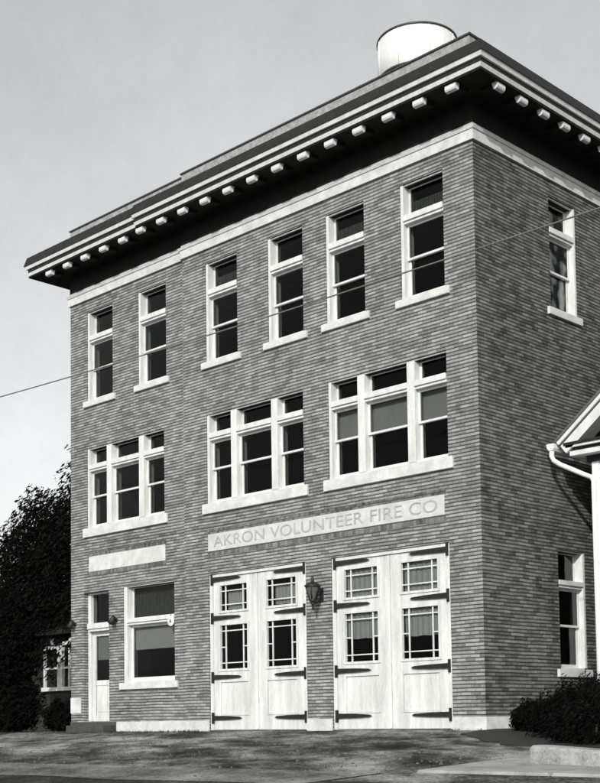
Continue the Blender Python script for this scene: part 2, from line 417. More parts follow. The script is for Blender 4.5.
# stone panels with rowlock borders
def panel(name, x0, x1, y, z0, z1):
    p = MB().box(x0, x1, y - .022, y + .05, z0, z1).obj(name, M['stone'], st, bevel=.006)
    MB().box(x0 - .03, x1 + .03, y - .007, y + .05, z1 + .004, z1 + .115).obj('rowlock_course', M['rowlock'], p)
    MB().box(x0 - .03, x1 + .03, y - .007, y + .05, z0 - .115, z0 - .004).obj('rowlock_course', M['rowlock'], p)
    return p
panel('stone_panel', -12.25, -9.22, J, 3.895, 4.285)
M['namestone'] = worn('weathered_name_stone', 0.38, 0.62, scale=3, fine=40, bump=0.25)
npn = panel('name_panel', -7.606, -0.841, 0, 3.925, 4.318)
def word_mesh(body):
    cu = bpy.data.curves.new('lettering', 'FONT'); cu.body = body; cu.size = 0.345
    cu.extrude = 0.0035; cu.offset = -0.001; cu.align_x = 'LEFT'; cu.align_y = 'CENTER'; cu.space_word = 1.1
    to = bpy.data.objects.new('lettering_curve', cu); C.objects.link(to)
    bpy.context.view_layer.update()
    me = bpy.data.meshes.new_from_object(to.evaluated_get(bpy.context.evaluated_depsgraph_get()))
    bpy.data.objects.remove(to); bpy.data.curves.remove(cu)
    return me
TEXT = 'AKRON VOLUNTEER FIRE CO'
xmax = lambda me: max(v.co.x for v in me.vertices)
full = xmax(word_mesh(TEXT)); sx = 6.40 / full; done = ''
for wd in TEXT.split():
    wm = word_mesh(wd); done += wd
    x0 = xmax(word_mesh(done)) - xmax(wm); done += ' '
    for v in wm.vertices: v.co = Vector(((v.co.x + x0) * sx - 3.2, -v.co.z, v.co.y))
    wm.name = 'lettering'; wm.materials.clear(); wm.materials.append(M['stone_letter'])
    npn.data.materials[0] = M['namestone']
    lo = bpy.data.objects.new('lettering', wm); C.objects.link(lo); lo.parent = npn
    lo.location = ((-7.606 - 0.841) / 2 + .02, -0.0275, 4.118)

# ------------------------------------------------------------------ windows (u right, w into the wall, z up from the sill top)
def window_meshes(w, h, bays, bar, rail, shade=None, curtain=None, sill_h=.16, sill_ext=.125, right_trim=.03, single=False, left=.07):
    """bays: list of (u0,u1) clear openings between jambs; bar: (z0,z1) transom bar; rail: z of the meeting rail"""
    f = MB()
    f.box(0, left, .02, .34, 0, h)                                  # left jamb
    f.box(w - right_trim, w, .115, .34, 0, h)                       # right jamb
    f.box(left, w - right_trim, .035, .075, h - .03, h)             # head
    hs_ = MB().box(left, w - right_trim, .076, .34, h - .028, h - .001)     # dark board that paints the shade under the head
    f.box(left, w - right_trim, .03, .34, 0, .03)                   # sub-sill
    for (a0, a1), (b0, b1) in zip(bays, bays[1:]): f.box(a1, b0, .02, .34, .031, h - .036)
    for a, b in bays:
        f.box(a, b, .0, .30, bar[0] + .055, bar[1])                 # two-step transom bar
        f.box(a, b, .035, .30, bar[0], bar[0] + .055)
    sash = MB(); pane = MB()
    for a, b in bays:
        def lite(z0, z1, w0, st_, bot, top):
            sash.box(a, a + st_, w0, w0 + .045, z0, z1); sash.box(b - st_, b, w0, w0 + .045, z0, z1)
            sash.box(a + st_, b - st_, w0, w0 + .045, z0, z0 + bot); sash.box(a + st_, b - st_, w0, w0 + .045, z1 - top, z1)
            pane.box(a + st_, b - st_, w0 + .018, w0 + .022, z0 + bot, z1 - top)
        lite(bar[1], h - .029, .205, .04, .035, .02)
        if single: lite(.031, bar[0], .16, .07, .09, .06)
        else:
            lite(rail - .022, bar[0], .125, .05, .044, .05)
            lite(.031, rail + .022, .175, .055, .075, .044)
    sill = MB().box(-sill_ext, w + sill_ext, -.055, .08, -sill_h, -.002)
    sill.box(.002, w - .002, .08, .35, -sill_h + .04, -.002)
    out = [('window', f, 'white', .004), ('sash', sash, 'white', .003), ('pane', pane, 'glass', 0), ('sill', sill, 'stone', .008)]
    if shade:
        s_ = MB()
        for a, b, z0, z1 in shade: s_.box(a, b, .262, .266, z0, z1)
        out.append(('shade', s_, 'shade', 0))
    if curtain:
        s_ = MB()
        for a, b, z0, z1 in curtain:
            n = max(6, int((b - a) / .035))
            for k in range(n):
                u0, u1 = a + (b - a) * k / n, a + (b - a) * (k + 1) / n
                q0, q1 = .30 + .018 * (k % 2), .30 + .018 * ((k + 1) % 2)
                s_.face([(u0, q0, z0), (u1, q1, z0), (u1, q1, z1), (u0, q0, z1)])
        out.append(('curtain', s_, 'darkcurtain', 0))
    out.append(('head_lining', hs_, 'soffit', 0))
    res = []
    for n, m, mat, bv in out: res.append((n, m.mesh(n, M[mat], weld=True, bevel=bv)))
    return res
def place_window(meshes, loc, rz=0):
    root = None
    for n, me in meshes:
        o = bpy.data.objects.new(n, me); C.objects.link(o)
        if root is None:
            root = o; o.parent = st; o.location = loc; o.rotation_euler = (0, 0, rz)
        else: o.parent = root
    return root

b1 = [(.07, W3W - .03)]
w3_plain = window_meshes(W3W, W3H, b1, (1.515, 1.685), .825)
w3_cur = window_meshes(W3W, W3H, b1, (1.515, 1.685), .825, curtain=[(.08, W3W - .04, 1.69, 1.69 + .36)])
for i, (x, _) in enumerate(W3):
    place_window(w3_cur if i in (2, 4, 5) else w3_plain, (x, J if x < XJ - .6 else 0, W3Z))
bt3 = [(.07, .80), (.99, 2.10), (2.29, TRW - .03)]
t_plain = window_meshes(TRW, TRH, bt3, (1.455, 1.625), .81, sill_h=.235)
t_shade = window_meshes(TRW, TRH, bt3, (1.455, 1.625), .81, sill_h=.235, shade=[(.09, .79, .84, 1.47), (1.01, 2.09, .84, 1.47), (2.31, TRW - .05, .84, 1.47)])
for i, x in enumerate(TRX): place_window(t_shade if i == 2 else t_plain, (x, J if i == 0 else 0, TRZ))
off = window_meshes(OFF[1], OFF[3], [(.12, OFF[1] - .03)], (1.40, 1.555), 0, sill_h=.17, single=True, left=.12,
                    curtain=[(.14, OFF[1] - .05, 1.56, OFF[3] - .04)], shade=[(.14, OFF[1] - .06, .80, 1.42)])
ow = place_window(off, (OFF[0], J, OFF[2]))
for c in ow.children:
    if c.name.startswith('shade'): c.data.materials[0] = M['lightshade']
ws = window_meshes(SW, W3H, [(.03, SW - .06)], (1.515, 1.685), .825, right_trim=.06, left=.03)
wl = window_meshes(SW, 2.39, [(.03, SW - .06)], (1.63, 1.78), .88, right_trim=.06, left=.03)
for y in (SY, 6.61):
    place_window(ws, (0, y, W3Z), math.pi / 2)
    place_window(wl, (0, y, 1.02), math.pi / 2)
# side windows: white right jamb reaches the brick face
for o in list(st.children):
    if o.name.startswith('window') and abs(o.rotation_euler.z) > 1:
        MB().box(SW - .058, SW - .001, .012, .113, .032, (W3H if o.location.z > 5 else 2.39) - .001).obj('jamb_casing', M['white'], o)

# ------------------------------------------------------------------ entry door
ex, ew, ez, eh = ENT
f = MB()
f.box(.0, .11, .135, .34, 0, eh); f.box(ew - .06, ew, .16, .34, 0, eh); f.box(.11, ew - .06, .15, .34, eh - .05, eh)
f.box(.11, ew - .06, .02, .30, 2.335, 2.47); f.box(.11, ew - .06, .06, .30, 2.27, 2.335)
ed = f.obj('entry_door_frame', M['white'], st, (ex, J, ez), bevel=.004)
f = MB()
f.box(.111, .245, .205, .25, .0, 2.268); f.box(ew - .20, ew - .061, .205, .25, .0, 2.268)
f.box(.245, ew - .20, .205, .25, .0, .16); f.box(.245, ew - .20, .205, .25, .9, 1.03); f.box(.245, ew - .20, .205, .25, 2.15, 2.268)
f.box(.245, ew - .20, .222, .24, .16, .9); f.box(.32, ew - .28, .212, .222, .23, .83)
dl = f.obj('entry_door', M['door_white'], ed, bevel=.004)
f = MB(); f.box(.245, ew - .20, .225, .229, 1.03, 2.15); f.box(.111, ew - .061, .225, .229, 2.47, eh - .05)
f.obj('pane', M['glass'], ed)
MB().box(.25, ew - .2, .262, .266, 1.55, 2.15).obj('shade', M['shade'], ed)
MB().lathe([(0, -.03), (.022, -.02), (.03, 0), (.022, .02), (0, .03)], ew - .13, .17, 12).obj('door_knob', M['iron'], ed, (0, 0, 1.0))

# ------------------------------------------------------------------ garage doors
def strap_hinge(sgn):
    """pivot at origin, strap runs sgn*x"""
    m = MB(); L_ = .94
    pr = [(0, .055), (sgn * .55, .043), (sgn * (L_ - .07), .026), (sgn * L_, 0), (sgn * (L_ - .07), -.020), (sgn * .55, -.034), (0, -.043)]
    if sgn < 0: pr = pr[::-1]
    m.extrude_xz(pr, -.028, -.002)
    m.box(-.03, .03, -.034, -.003, -.125, .125)
    for k in (.15, .45, .75): m.box(sgn * k - .014, sgn * k + .014, -.038, -.028, -.012, .016)
    return m.mesh('hinge', M['iron'])
hm = {1: strap_hinge(1), -1: strap_hinge(-1)}
def garage(x0, w, curt):
    H = GARZ1 - GARZ0
    f = MB()
    f.box(0, .085, .03, .2, 0, H); f.box(w - .085, w, .03, .2, 0, H); f.box(.085, w - .085, .03, .2, H - .075, H)
    fr = f.obj('garage_door_frame', M['white'], st, (x0, 0, GARZ0), bevel=.004)
    mid = w / 2
    leaves = [(.09, mid - .006, .32, 1.205, 1), (mid + .006, w - .09, 1.825, 2.72, -1)]
    zl = [(.375, 1.07, 'p'), (1.365, 2.345, 'g'), (2.675, 3.245, 'g')]
    for li, (a, b, g0, g1, sg) in enumerate(leaves):
        d = MB(); y0, y1 = .07, .125
        d.box(a, g0, y0, y1, .01, H - .08); d.box(g1, b, y0, y1, .01, H - .08)
        zz = .01
        for z0, z1, k in zl:
            d.box(g0, g1, y0, y1, zz, z0); zz = z1
        d.box(g0, g1, y0, y1, zz, H - .08)
        z0, z1 = zl[0][:2]
        nb = 7
        for k in range(nb):                                                  # boarded lower panel
            q0 = g0 + (g1 - g0) * k / nb; q1 = g0 + (g1 - g0) * (k + 1) / nb
            d.box(q0 + .002, q1 - .002, .092, .115, z0, z1)
        d.box(g0, g1, .116, .12, z0, z1)
        t = .05                                                              # raised trim round lights and panel
        for z0, z1, k in zl:
            for (p0, p1, r0, r1) in ((g0 - t, g0, z0 - t, z1 + t), (g1, g1 + t, z0 - t, z1 + t), (g0, g1, z1, z1 + t), (g0, g1, z0 - t, z0)):
                d.box(p0, p1, y0 - .02 if k == 'g' else y0 - .008, y0, r0, r1)
        d.box(b - .05, b, y0 - .012, y0, .02, H - .09) if sg > 0 else None    # meeting-stile bead
        lf = d.obj('garage_door', M['door_white'], fr, bevel=.003)
        mu = MB(); pn = MB()
        for z0, z1, k in zl[1:]:
            c = .022; e = .155
            for u in (g0 + e, g1 - e): mu.box(u - c / 2, u + c / 2, .078, .105, z0, z1)
            for z in (z0 + .135, z1 - .125):
                mu.box(g0, g0 + e - c / 2, .079, .104, z - c / 2, z + c / 2); mu.box(g0 + e + c / 2, g1 - e - c / 2, .079, .104, z - c / 2, z + c / 2); mu.box(g1 - e + c / 2, g1, .079, .104, z - c / 2, z + c / 2)
            if z1 - z0 > .8:
                z = (z0 + z1) / 2
                mu.box(g0, g0 + e - c / 2, .079, .104, z - c / 2, z + c / 2); mu.box(g1 - e + c / 2, g1, .079, .104, z - c / 2, z + c / 2)
            pn.box(g0, g1, .106, .109, z0, z1)
        mu.obj('muntins', M['white'], lf); pn.obj('pane', M['glass'], lf)
        for a0, a1, c0, c1 in curt[li]:
            cm = MB(); n = 22
            U = [g0 + (g1 - g0) * (a0 + (a1 - a0) * k / n) for k in range(n + 1)]
            for k in range(n):
                q = [.150 + .012 * math.sin(k * 1.9 + li), .150 + .012 * math.sin((k + 1) * 1.9 + li)]
                dz = [.006 * math.sin(k * .7), .006 * math.sin((k + 1) * .7)]
                cm.face([(U[k], q[0], c0 + dz[0]), (U[k + 1], q[1], c0 + dz[1]), (U[k + 1], q[1], c1), (U[k], q[0], c1)])
            cm.obj('curtain', M['lace'], lf)
        for z in (3.395, 2.52, 1.185, .27):
            o = bpy.data.objects.new('hinge', hm[sg]); C.objects.link(o); o.parent = lf
            o.location = (.075 if sg > 0 else w - .075, y0 - .012 if False else .048, z)
    return fr
garage(GAR[0][0], GAR[0][1], [[(.2, .82, 2.70, 3.10)], [(.2, .95, 2.70, 3.12)]])
garage(GAR[1][0], GAR[1][1], [[(0, 1, 2.68, 3.24), (0, 1, 1.83, 2.34)], [(0, 1, 2.68, 3.24), (0, 1, 1.80, 2.34)]])

# ------------------------------------------------------------------ lamps and little signs on the wall
ln = empty('wall_lantern', (-4.075, 0, 2.68))
tag(ln, 'black iron carriage lantern on the brick pier between the garage doors', 'lantern')
MB().box(-.05, .05, -.02, .0, -.17, .13).obj('back_plate', M['iron'], ln, bevel=.004)
MB().tube([(0, -.01, -.08), (0, -.1, -.16), (0, -.2, -.2), (0, -.28, -.165)], .018).obj('arm', M['iron'], ln)
b = MB(); b.lathe([(.0, -.19), (.05, -.18), (.07, -.13), (.145, .13), (.15, .15), (.155, .16)], 0, -.28, 6)
for p in b.smooth.copy(): b.smooth.discard(p)
b.obj('lamp_body', [M['lampglass']], ln)
b = MB()
for k in range(6):
    a = math.pi * k / 3
    b.tube([(.072 * math.cos(a), -.28 + .072 * math.sin(a), -.13), (.152 * math.cos(a), -.28 + .152 * math.sin(a), .14)], .012, 6)
b.lathe([(.0, -.22), (.06, -.19), (.085, -.13), (.06, -.12)], 0, -.28, 6)
b.obj('lamp_cage', M['iron'], ln)
MB().lathe([(.175, .135), (.175, .155), (.12, .20), (.05, .225), (.03, .25), (.03, .30), (.02, .32), (.028, .345), (0, .375)], 0, -.28, 12).obj('lamp_roof', M['iron'], ln)
MB().lathe([(0, -.36), (.02, -.34), (.028, -.31), (.015, -.27), (.03, -.24), (.05, -.2), (0, -.19)], 0, -.28, 10).obj('finial', M['iron'], ln)

def sconce(x, label):
    s = empty('wall_lamp', (x, J, 2.60)); tag(s, label, 'wall lamp', 'entry wall lamps')
    MB().lathe([(0, 0), (.05, 0), (.05, .02), (0, .02)], 0, 0, 12).obj('back_plate', M['iron'], s, (0, -.0, 0)).rotation_euler = (math.pi / 2, 0, 0)
    MB().tube([(0, -.01, 0), (0, -.07, .03), (0, -.12, .0)], .014).obj('arm', M['iron'], s)
    sh = MB(); sh.lathe([(.0, .09), (.045, .085), (.06, .03), (.085, -.12), (.075, -.125), (.05, .0), (0, .03)], 0, 0, 16)
    o = sh.obj('lamp_shade', M['iron'], s, (0, -.13, .02)); o.rotation_euler = (math.radians(-22), math.radians(12), 0)
    return s
sconce(-11.12, 'small dark lamp on the brick between the entry door and the office window')
sconce(-12.86, 'small dark lamp at the far left brick edge beside the entry door')

ds = MB(); ds.lathe([(0, -.012), (.112, -.012), (.122, -.004), (.122, .004), (.112, .012), (0, .012)], 0, 0, 32)
do = ds.obj('disc_sign', M['discface'], None, (-9.02, J - .02, 2.445)); do.rotation_euler = (math.pi / 2, 0, 0)
tag(do, 'round white disc sign with a grey triangle hung at the office window transom', 'sign')
tr = MB(); tr.prism([(-.045, -.035), (.045, -.035), (0, .065)], .012, .016); tr.obj('emblem', M['discmark'], do)
hk = MB(); hk.box(-.006, .006, .115, .16, -.004, .004); hk.obj('hook', M['iron'], do)

# ------------------------------------------------------------------ drum on the roof
dr = empty('roof_ventilator', (-2.25, 1.22, 12.30))
tag(dr, 'white round metal ventilator drum standing on the station roof', 'ventilator')
MB().lathe([(.78, 0), (.78, 1.06), (.0, 1.06)], 0, 0, 48).obj('drum_base', M['tank'], dr)
MB().lathe([(0, 1.09), (.82, 1.09), (.83, 1.10), (.83, 1.86), (.0, 1.86)], 0, 0, 64).obj('drum', M['tank'], dr)
for k in range(8):
    a = 2 * math.pi * k / 8 + .2; c_, s_ = .832 * math.cos(a), .832 * math.sin(a)
    MB().tube([(c_, s_, 1.10), (c_, s_, 1.86)], .008, 6).obj('drum_seam', M['tank'], dr)
MB().lathe([(.0, 1.861), (.845, 1.861), (.85, 1.868), (.85, 1.895), (.845, 1.90), (.0, 1.90)], 0, 0, 64).obj('drum_rim', M['cap'], dr)
MB().lathe([(0, 1.061), (.81, 1.061), (.81, 1.089), (0, 1.089)], 0, 0, 48).obj('drum_gap_shadow', M['cap'], dr)  # dark ring painting the shadow gap under the drum

# ------------------------------------------------------------------ ground, walks, road
xs = sorted({*[-2000, -700, -250, -120, -70, -45], *[k * .75 for k in range(-40, 41)], *[45, 70, 120, 250, 700, 2000]})
ys = sorted({*[-2000, -700, -250, -120, -70, -45, -34], *[k * .5 - 24 for k in range(0, 61)], *[9, 12, 18, 30, 60, 120, 250, 700, 2000]})
g = MB(); V = {}
def gh(x, y):
    z = gz(x, y)
    if -30 < x < 2 and -7.5 < y < -.6:
        k = min(1, (-.6 - y) / 1.5, (7.5 + y), (2 - x) / 2)
        z += .06 * k * noise.noise(Vector((x * .4, y * .55, 3.1))) - .015 * k
    return z
nx, ny = len(xs), len(ys)
me = bpy.data.meshes.new('ground')
me.from_pydata([(x, y, gh(x, y)) for y in ys for x in xs], [], [(j * nx + i, j * nx + i + 1, (j + 1) * nx + i + 1, (j + 1) * nx + i) for j in range(ny - 1) for i in range(nx - 1)])
for p in me.polygons: p.use_smooth = True
me.materials.append(M['ground'])
go = bpy.data.objects.new('ground', me); C.objects.link(go); tag(go, kind='structure')

def sheet(name, mat, x0, x1, y0, y1, lift, nxs=40, nys=10, thick=.1):
    m = MB()
    X = [x0 + (x1 - x0) * i / nxs for i in range(nxs + 1)]; Y = [y0 + (y1 - y0) * i / nys for i in range(nys + 1)]
    f_ = lambda x, y: gz(x, y) + lift
    Yj = lambda x, y: y + (.22 * noise.noise(Vector((x * .55, y, 0))) if abs(y - y1) < .01 or abs(y - y0) < .01 and name == 'sidewalk' else 0)
    pt = lambda x, y: (x, Yj(x, y), f_(x, Yj(x, y)))
    for i in range(nxs):
        for j in range(nys):
            m.face([pt(X[i], Y[j]), pt(X[i + 1], Y[j]), pt(X[i + 1], Y[j + 1]), pt(X[i], Y[j + 1])])
    o = m.obj(name, M[mat]); tag(o, kind='structure'); return o
sheet('sidewalk', 'sidewalk', -60, 4.55, -9.7, -8.15, .010, 180, 4)
sheet('road', 'road', -90, 60, -23.2, -9.2, .004, 180, 8)
# loose stones and dead grass on the packed gravel
rnd = random.Random(5); pv, pf = [], []
for _ in range(1600):
    y = -.15 - 9.4 * rnd.random() ** .8; x = rnd.uniform(-15, 6 if y > -4 else 4.5)
    if x > .2 and y > -5.2: continue
    r_ = .008 + .020 * rnd.random() ** 3; z = gh(x, y) + .008
    i = len(pv); a = rnd.uniform(0, 6.28)
    for k in range(5): pv.append((x + r_ * math.cos(a + k * 1.2566) * rnd.uniform(.7, 1.2), y + r_ * math.sin(a + k * 1.2566) * rnd.uniform(.7, 1.2), z - .01))
    h = r_ * rnd.uniform(.3, .7); q = rnd.uniform(.5, .75)
    for k in range(5): pv.append((x + (pv[i + k][0] - x) * q, y + (pv[i + k][1] - y) * q, z + h * rnd.uniform(.8, 1.15)))
    for k in range(5): pf.append((i + k, i + (k + 1) % 5, i + 5 + (k + 1) % 5, i + 5 + k))
    pf.append(tuple(range(i + 5, i + 10)))
me = bpy.data.meshes.new('loose_gravel'); me.from_pydata(pv, [], pf); me.materials.append(M['pebble'])
tag(bpy.data.objects.new('loose_gravel', me), kind='stuff'); C.objects.link(bpy.data.objects['loose_gravel'])
pv, pf = [], []
for c in range(210):
    if c < 150: x, y = rnd.uniform(-15, .3), -.12 - .25 * rnd.random()
    else:
        y = -1 - 8.6 * rnd.random(); x = rnd.uniform(-15, 4.5)
        if noise.noise(Vector((x * .35, y * .4, 9))) < .08: continue
    if -7.7 < x < -.7 and y > -1.2: continue
    if x > .2 and y > -5.2: continue
    for k in range(rnd.randint(8, 22)):
        bx, by = x + rnd.gauss(0, .09), y + rnd.gauss(0, .09); z = gh(bx, by) - .005; h = rnd.uniform(.02, .075); w_ = rnd.uniform(.004, .009)
        a = rnd.uniform(0, 6.28); dx, dy = w_ * math.cos(a), w_ * math.sin(a); lx, ly = rnd.gauss(0, .03), rnd.gauss(0, .03)
        i = len(pv); pv += [(bx - dx, by - dy, z), (bx + dx, by + dy, z), (bx + lx, by + ly, z + h)]; pf.append((i, i + 1, i + 2))
me = bpy.data.meshes.new('dry_grass'); me.from_pydata(pv, [], pf); me.materials.append(M['drygrass'])
tag(bpy.data.objects.new('dry_grass', me), kind='stuff'); C.objects.link(bpy.data.objects['dry_grass'])

# raised concrete walk in front of the neighbouring house, with joints
wk = MB()
for a, b in ((4.85, 6.55), (6.57, 8.4), (8.42, 10.25), (10.27, 12.1), (12.12, 14)):
    for c, d in ((-8.0, -6.45), (-6.43, -5.0)):
        P = [(a, c), (b, c), (b, d), (a, d)]
        wk.prism(P, -.9, 0)
wo = wk.mesh('walkway', M['slab'], weld=False)
for v in wo.vertices:
    if v.co.z > -.5: v.co.z = gz(0, v.co.y) + .03
bm = bmesh.new(); bm.from_mesh(wo); bmesh.ops.remove_doubles(bm, verts=bm.verts, dist=.0004)
bmesh.ops.bevel(bm, geom=[e for e in bm.edges if len(e.link_faces) == 2 and e.calc_face_angle(0) > .6], offset=.02, segments=2, affect='EDGES'); bm.to_mesh(wo); bm.free()
wo_ = bpy.data.objects.new('walkway', wo); C.objects.link(wo_); tag(wo_, kind='structure')

bd = MB()
P_ = [(.3, -.2), (.4, -1.2), (2.4, -3.3), (4.7, -4.85), (9.5, -4.85), (9.5, .6), (1.7, .9), (.3, 2)]
Q_ = []
for A, B in zip(P_, P_[1:] + P_[:1]):
    for k in range(10):
        t = k / 10; x, y = A[0] + (B[0] - A[0]) * t, A[1] + (B[1] - A[1]) * t
        n_ = .16 * noise.noise(Vector((x * 1.7, y * 1.7, 4))) + .07 * noise.noise(Vector((x * 5, y * 5, 8)))
        Q_.append((x + n_, y + n_ * .8))
P_ = Q_
bd.face([(x, y, gz(x, y) + .022) for x, y in P_])
for A, B in zip(P_, P_[1:] + P_[:1]): bd.face([(*A, gz(*A) - .1), (*B, gz(*B) - .1), (*B, gz(*B) + .022), (*A, gz(*A) + .022)])
tag(bd.obj('ground_shadow_patch', M['groundshadow']), kind='structure')  # dark sheet laid as the shadow around the shrubs

# low stained concrete wall beside the walk
lw = MB(); n = 14
L0, L1, H0 = Vector((5.68, -6.95)), Vector((10.4, -8.0)), .20
A_ = (L1 - L0); A_n = A_.normalized(); N_ = Vector((-A_n.y, A_n.x))
pts = []
for k in range(7):
    a = math.pi / 2 + math.pi * k / 6
    c = L0 + N_ * .16; pts.append(c + A_n * (.16 * math.cos(a)) + N_ * (.16 * math.sin(a)))
pl_ = [(p.x, p.y) for p in pts] + [tuple(L1), tuple(L1 + N_ * .32)]
lw.prism(pl_, -.75, gz(0, -6.95) + .03 + H0)
lo_ = lw.obj('low_wall', M['stepwall'], bevel=.03)
for v in lo_.data.vertices:
    v.co += Vector((0, 0, .012 * noise.noise(v.co * 2.3)))
    if v.co.z > -.4: v.co.z -= .045 * max(0, v.co.x - 5.6)
tag(lo_, 'low stained concrete curb wall with rounded end in front of the dark hedge', 'low wall')

# ------------------------------------------------------------------ foliage
def crown(blobs, n, leaf, seed, squash=1.0):
    """leaf-sized faces scattered through overlapping uneven blobs"""
    rnd = random.Random(seed); vs, fs = [], []
    tot = sum(b[3] ** 2 for b in blobs)
    for bx, by, bz, br in blobs:
        for _ in range(int(n * br * br / tot)):
            d = Vector((rnd.gauss(0, 1), rnd.gauss(0, 1), rnd.gauss(0, 1)))
            if d.length < 1e-3: continue
            d.normalize()
            lump = .72 + .42 * noise.noise(Vector((bx, by, bz)) + d * 1.9) + .18 * noise.noise(d * 5 + Vector((seed, 0, 0)))
            r = br * lump * (1 - .45 * rnd.random() ** 2.2) * 1.12
            c = Vector((bx, by, bz)) + Vector((d.x * r, d.y * r, d.z * r * squash))
            a = Vector((rnd.gauss(0, 1), rnd.gauss(0, 1), rnd.gauss(0, 1))).normalized()
            b_ = a.orthogonal().normalized(); c2 = a.cross(b_)
            l = leaf * rnd.uniform(.6, 1.4); w_ = l * rnd.uniform(.45, .7)
            i = len(vs)
            vs += [tuple(c - b_ * l), tuple(c + c2 * w_ * .5 + a * .1 * l), tuple(c + b_ * l), tuple(c - c2 * w_ * .5 - a * .1 * l)]
            fs.append((i, i + 1, i + 2, i + 3))
    return vs, fs
def foliage_obj(name, blobs, n, leaf, seed, mat, parent=None, loc=(0, 0, 0), squash=1.0):
    vs, fs = crown(blobs, n, leaf, seed, squash)
    me = bpy.data.meshes.new(name); me.from_pydata(vs, [], fs); me.materials.append(M[mat])
    o = bpy.data.objects.new(name, me); C.objects.link(o); o.parent = parent; o.location = loc
    return o
def tree(x, y, h, blobs, n, leaf, seed, label, group=None, name='leafy_tree'):
    z = gz(x, y)
    t = empty(name, (x, y, z)); tag(t, label, 'tree', group)
    tk = MB(); tk.tube([(0, 0, -.2), (.05, 0, h * .3), (-.05, .1, h * .6), (0, 0, h * .85)], [.24, .19, .12, .05], 10)
    rnd = random.Random(seed)
    for bx, by, bz, br in blobs:
        s0 = h * rnd.uniform(.25, .5)
        tk.tube([(0, 0, s0), (bx * .5, by * .5, (s0 + bz) / 2), (bx, by, bz)], [.1, .06, .02], 6)
    tk.obj('trunk', M['bark'], t)
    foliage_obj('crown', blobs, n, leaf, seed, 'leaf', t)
    return t
TG = 'dark trees at the left of the station'
tree(-19.6, 5.4, 8.9, [(.3, 0, 8.6, .95), (.2, 0, 7.5, 1.3), (-.9, 0, 6.2, 1.5), (.9, -.2, 6.0, 1.6), (0, .2, 4.6, 2.0), (.3, -.6, 3.0, 1.9), (-1.1, .5, 3.2, 1.8)], 30000, .085, 11,
     'tallest dark tree, its ragged top showing against the brick left edge', TG)
tree(-21.4, 5.0, 8.2, [(0, 0, 7.0, 1.2), (-.9, 0, 5.3, 1.7), (1.0, .2, 5.0, 1.6), (.1, -.5, 3.6, 2.1), (-.2, -.3, 2.0, 1.9)], 30000, .085, 12,
     'round-headed dark tree, middle of the row left of the station', TG)
tree(-24.1, 6.4, 7.6, [(0, 0, 6.5, 1.6), (-1.1, .2, 4.8, 1.8), (1.1, .1, 5.0, 1.8), (.1, -.4, 3.0, 2.2), (0, -.5, 1.6, 2.0)], 30000, .085, 13,
     'broad dark tree at the left edge of the picture, behind the tall shrubs', TG)
tree(-17.4, 9.0, 9.2, [(0, 0, 7.4, 1.6), (-.9, 0, 5.8, 1.9), (.9, 0, 5.6, 1.9), (0, 0, 3.8, 2.2), (0, 0, 2.0, 1.9)], 30000, .085, 14,
     'dark tree mostly hidden behind the left corner of the brick station', TG)

def shrub(x, y, blobs, n, leaf, seed, label, group=None, name='shrub', mat='leaf2'):
    z = gz(x, y)
    s = empty(name, (x, y, z)); tag(s, label, 'shrub', group)
    st_ = MB(); rnd = random.Random(seed)
    for bx, by, bz, br in blobs:
        st_.tube([(bx * .2, by * .2, -.1), (bx * .6, by * .6, bz * .5), (bx, by, bz)], [.035, .025, .012], 6)
    st_.obj('stem', M['bark'], s)
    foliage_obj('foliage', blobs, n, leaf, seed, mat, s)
    return s
SG = 'dark shrubs left of the station'
shrub(-14.2, .9, [(0, 0, .35, .5), (.5, .1, .3, .45), (-.6, 0, .4, .5)], 12000, .045, 21, 'low dark shrub against the left brick corner, under the small white window', SG)
shrub(-16.0, .3, [(0, 0, .8, .8), (-.3, 0, 1.7, .75), (-.2, .1, 2.6, .7), (-.3, 0, 3.3, .5), (.35, -.1, .5, .6)], 22000, .05, 22, 'tall dark shrub just left of the small white window', SG)
shrub(-16.7, .1, [(0, 0, .9, 1.0), (.1, 0, 2.2, 1.0), (-.1, 0, 3.4, .8), (.6, 0, .6, .7), (-.8, 0, 1.0, .9)], 22000, .055, 23, 'tall dark shrub at the left picture edge below the broad tree', SG)

HG = 'dark shrubs along the right side wall'
shrub(1.2, -.45, [(0, 0, .27, .30), (.22, -.1, .28, .30), (-.2, .1, .18, .22)], 9000, .026, 31, 'small round dark shrub at the front right brick corner', HG)
shrub(2.25, -.8, [(0, 0, .40, .46), (.5, .1, .48, .48), (.25, -.3, .25, .45), (-.3, -.1, .26, .34), (.3, .3, .52, .42)], 16000, .03, 32, 'dark bushy shrub under the lower side window, behind the small round one', HG)
shrub(3.1, -2.0, [(0, 0, .42, .5), (.55, 0, .5, .52), (.2, -.3, .3, .5), (-.4, -.1, .32, .42), (1.0, -.1, .5, .5)], 16000, .03, 33, 'dark shrub between the low curb wall and the side window', HG)
shrub(4.35, -3.4, [(0, 0, .4, .48), (.55, 0, .42, .52), (.2, -.35, .26, .45), (-.4, -.1, .24, .36), (1.2, -.2, .42, .55)], 17000, .03, 34, 'dark spreading shrub nearest the low curb wall at the right picture edge', HG)

